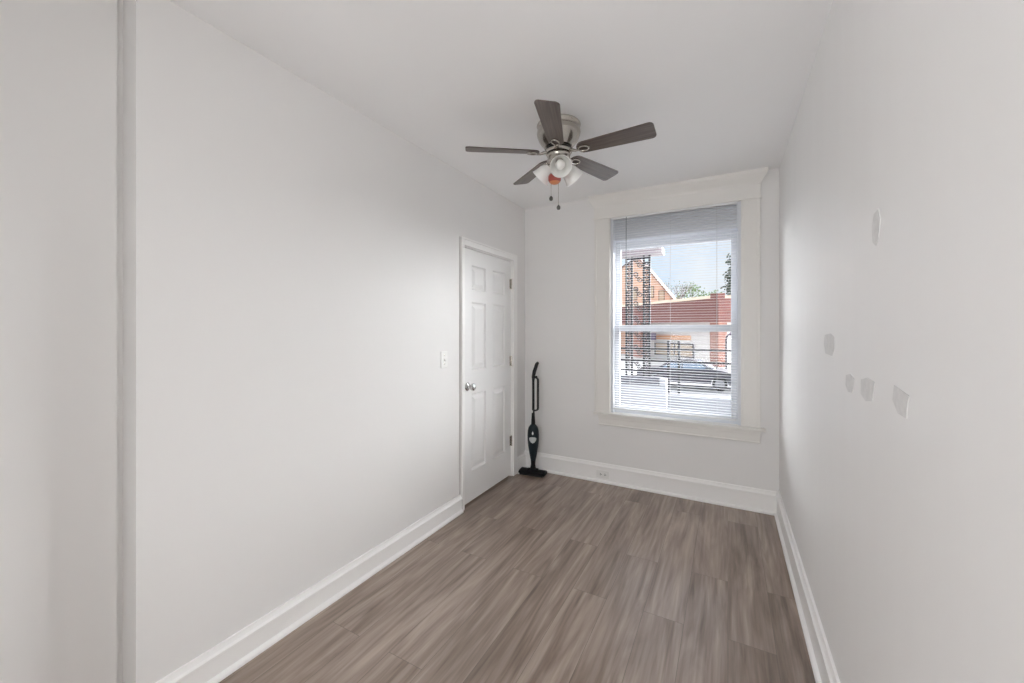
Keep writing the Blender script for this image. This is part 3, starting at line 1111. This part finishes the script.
m.build('sign_band', M['sign_orange'], store)
m = MB()
s0, s1, z0, z1 = 4.0, 9.3, -1.2, 0.05
face_box(m, s0, s1, -1.3, -1.2, z1 - 0.10, z1)
face_box(m, s0, s0 + 0.12, -1.3, -1.2, z0, z1)
face_box(m, s1 - 0.12, s1, -1.3, -1.2, z0, z1)
face_box(m, s0, s1, -1.3, -1.22, z0, z0 + 0.08)
face_box(m, 6.4, 6.5, -1.3, -1.2, z0, z1)
wf = m.build('window', M['frame_dark'], store)
face_box(MB(), s0 + 0.1, s1 - 0.1, -1.3, -1.27, z0, z1).build('pane', M['win_far'], wf)
face_box(MB(), 8.1, 9.4, -0.5, -0.38, 0.25, 0.95).build('hanging_sign', M['sign_purple'], store)

side = empty('brick_annex', (1.60, 42.0, GZ), 'sunlit red brick wall with cream top right of the corner store', 'building')
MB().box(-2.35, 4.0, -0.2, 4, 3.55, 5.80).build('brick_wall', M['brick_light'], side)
MB().box(-2.35, 4.1, -0.3, 4, 5.80, 6.08).build('coping', M['coping'], side)
MB().box(-2.35, 4.1, -0.9, -0.2, 3.25, 3.60).build('white_awning', M['stucco'], side)
MB().box(-2.2, 4.0, 0.2, 4, 0.05, 3.55).build('white_wall', M['stucco'], side)

# ---- peach gabled house farther away
gh = empty('gabled_house', (-9.5, 46.0, GZ), 'peach house with a sloping gable roof behind the iron column', 'house')
m = MB().prism([(-4, 0, 0), (4.0, 0, 0), (4.0, 0, 6.45), (0.6, 0, 10.9), (-4, 0, 8.4)], (0, 6, 0))
m.build('house_wall', M['peach'], gh)
m = MB()
m.prism([(0.6, -0.3, 10.9), (0.6, -0.3, 11.08), (4.3, -0.3, 6.24), (4.3, -0.3, 6.06)], (0, 6.6, 0))
m.prism([(0.6, -0.3, 10.9), (0.6, -0.3, 11.08), (-4.4, -0.3, 8.36), (-4.4, -0.3, 8.18)], (0, 6.6, 0))
m.build('roof', M['roof_edge'], gh)
for x, z in ((2.0, 6.4), (3.1, 5.9), (-1.8, 6.2), (0.2, 6.2)):
    m = MB().box(x - 0.32, x + 0.32, -0.06, 0.02, z, z + 1.3)
    f = m.build('window', M['roof_edge'], gh)
    MB().box(x - 0.24, x + 0.24, -0.08, -0.05, z + 0.08, z + 1.22).build('pane', M['win_far'], f)

# ---- street post in the lot
sp_ = empty('street_post', (-0.10, 30.0, GZ + 0.05), 'dark lamp post with angled head right of the brick pillar', 'lamp post')
MB().tube([(0, 0, 0), (0, 0, 2.25), (0.05, 0, 2.42), (0.18, 0, 2.55)], 0.07, 8).build('pole', M['frame_dark'], sp_)
MB().prism([(0.10, -0.14, 2.42), (0.22, -0.14, 2.70), (0.46, -0.14, 2.70), (0.40, -0.14, 2.48)], (0, 0.28, 0)).build('lamp_head', M['sign_purple'], sp_)
MB().lathe([(0, 0), (0.16, 0), (0.16, 0.08), (0.09, 0.14), (0, 0.14)], 14).build('base', M['frame_dark'], sp_)

# ---- trees beyond the roofs
random.seed(11)


def branch(m, p, d, ln, r, depth, tips):
    q = p + d * ln
    mid = p + d * ln * .5 + Vector((random.uniform(-1, 1), random.uniform(-1, 1), random.uniform(-.5, .5))) * ln * .07
    m.tube([p, mid, q], r, 5, radii=[r, r * .85, r * .65])
    tips.append(q)
    if depth == 0:
        return
    for k in range(3):
        nd = (d + Vector((random.uniform(-1, 1), random.uniform(-1, 1), random.uniform(-.35, .75))) * .75).normalized()
        branch(m, q, nd, ln * random.uniform(.6, .8), r * .6, depth - 1, tips)


def leaves(m, pts, n, spread, size):
    for p in pts:
        for k in range(n):
            c = p + Vector((random.gauss(0, 1), random.gauss(0, 1), random.gauss(0, .8))) * spread
            a = Vector((random.uniform(-1, 1), random.uniform(-1, 1), random.uniform(-1, 1))).normalized()
            b = a.orthogonal().normalized()
            c2 = a.cross(b)
            s = size * random.uniform(.6, 1.2)
            m.quad(c - b * s, c - c2 * s * .6, c + b * s, c + c2 * s * .6)


def tree(name, loc, label, h, depth, r, leaf_m, n, spread, size, bark='bark'):
    t_ = empty(name, loc, label, 'tree')
    m = MB()
    tips = []
    branch(m, Vector((0, 0, 0)), Vector((0, 0, 1)), h, r, depth, tips)
    m.build('trunk', M[bark], t_)
    if n:
        lm = MB()
        leaves(lm, tips[1:], n, spread, size)
        lm.build('foliage', M[leaf_m], t_)
    return t_


tree('bare_tree', (-6.9, 58, GZ), 'sparse leafing tree above the store roof beside the gable', 3.5, 4, 0.16, 'leaf', 1, 0.35, 0.10)
tree('round_tree', (-4.3, 68, GZ), 'small bushy green treetop just over the store parapet', 3.6, 3, 0.2, 'leaf', 12, 0.45, 0.25)
tc_ = empty('conifer_tree', (0.55, 48, GZ), 'tall dark evergreen tree at right edge above the brick annex', 'tree')
m = MB().tube([(0, 0, 0), (0.1, 0, 6), (0, 0, 11)], 0.2, 7, radii=[.28, .18, .03])
m.build('trunk', M['bark'], tc_)
lm = MB()
pts = []
for k in range(60):
    z = random.uniform(3.8, 11)
    rr = 1.7 * (1 - (z - 3.8) / 9.5) * random.uniform(.2, 1.1)
    a = random.uniform(0, 2 * PI)
    pts.append(Vector((rr * math.cos(a), rr * math.sin(a), z - rr * .2)))
leaves(lm, pts, 26, 0.22, 0.17)
lm.build('foliage', M['needles'], tc_)
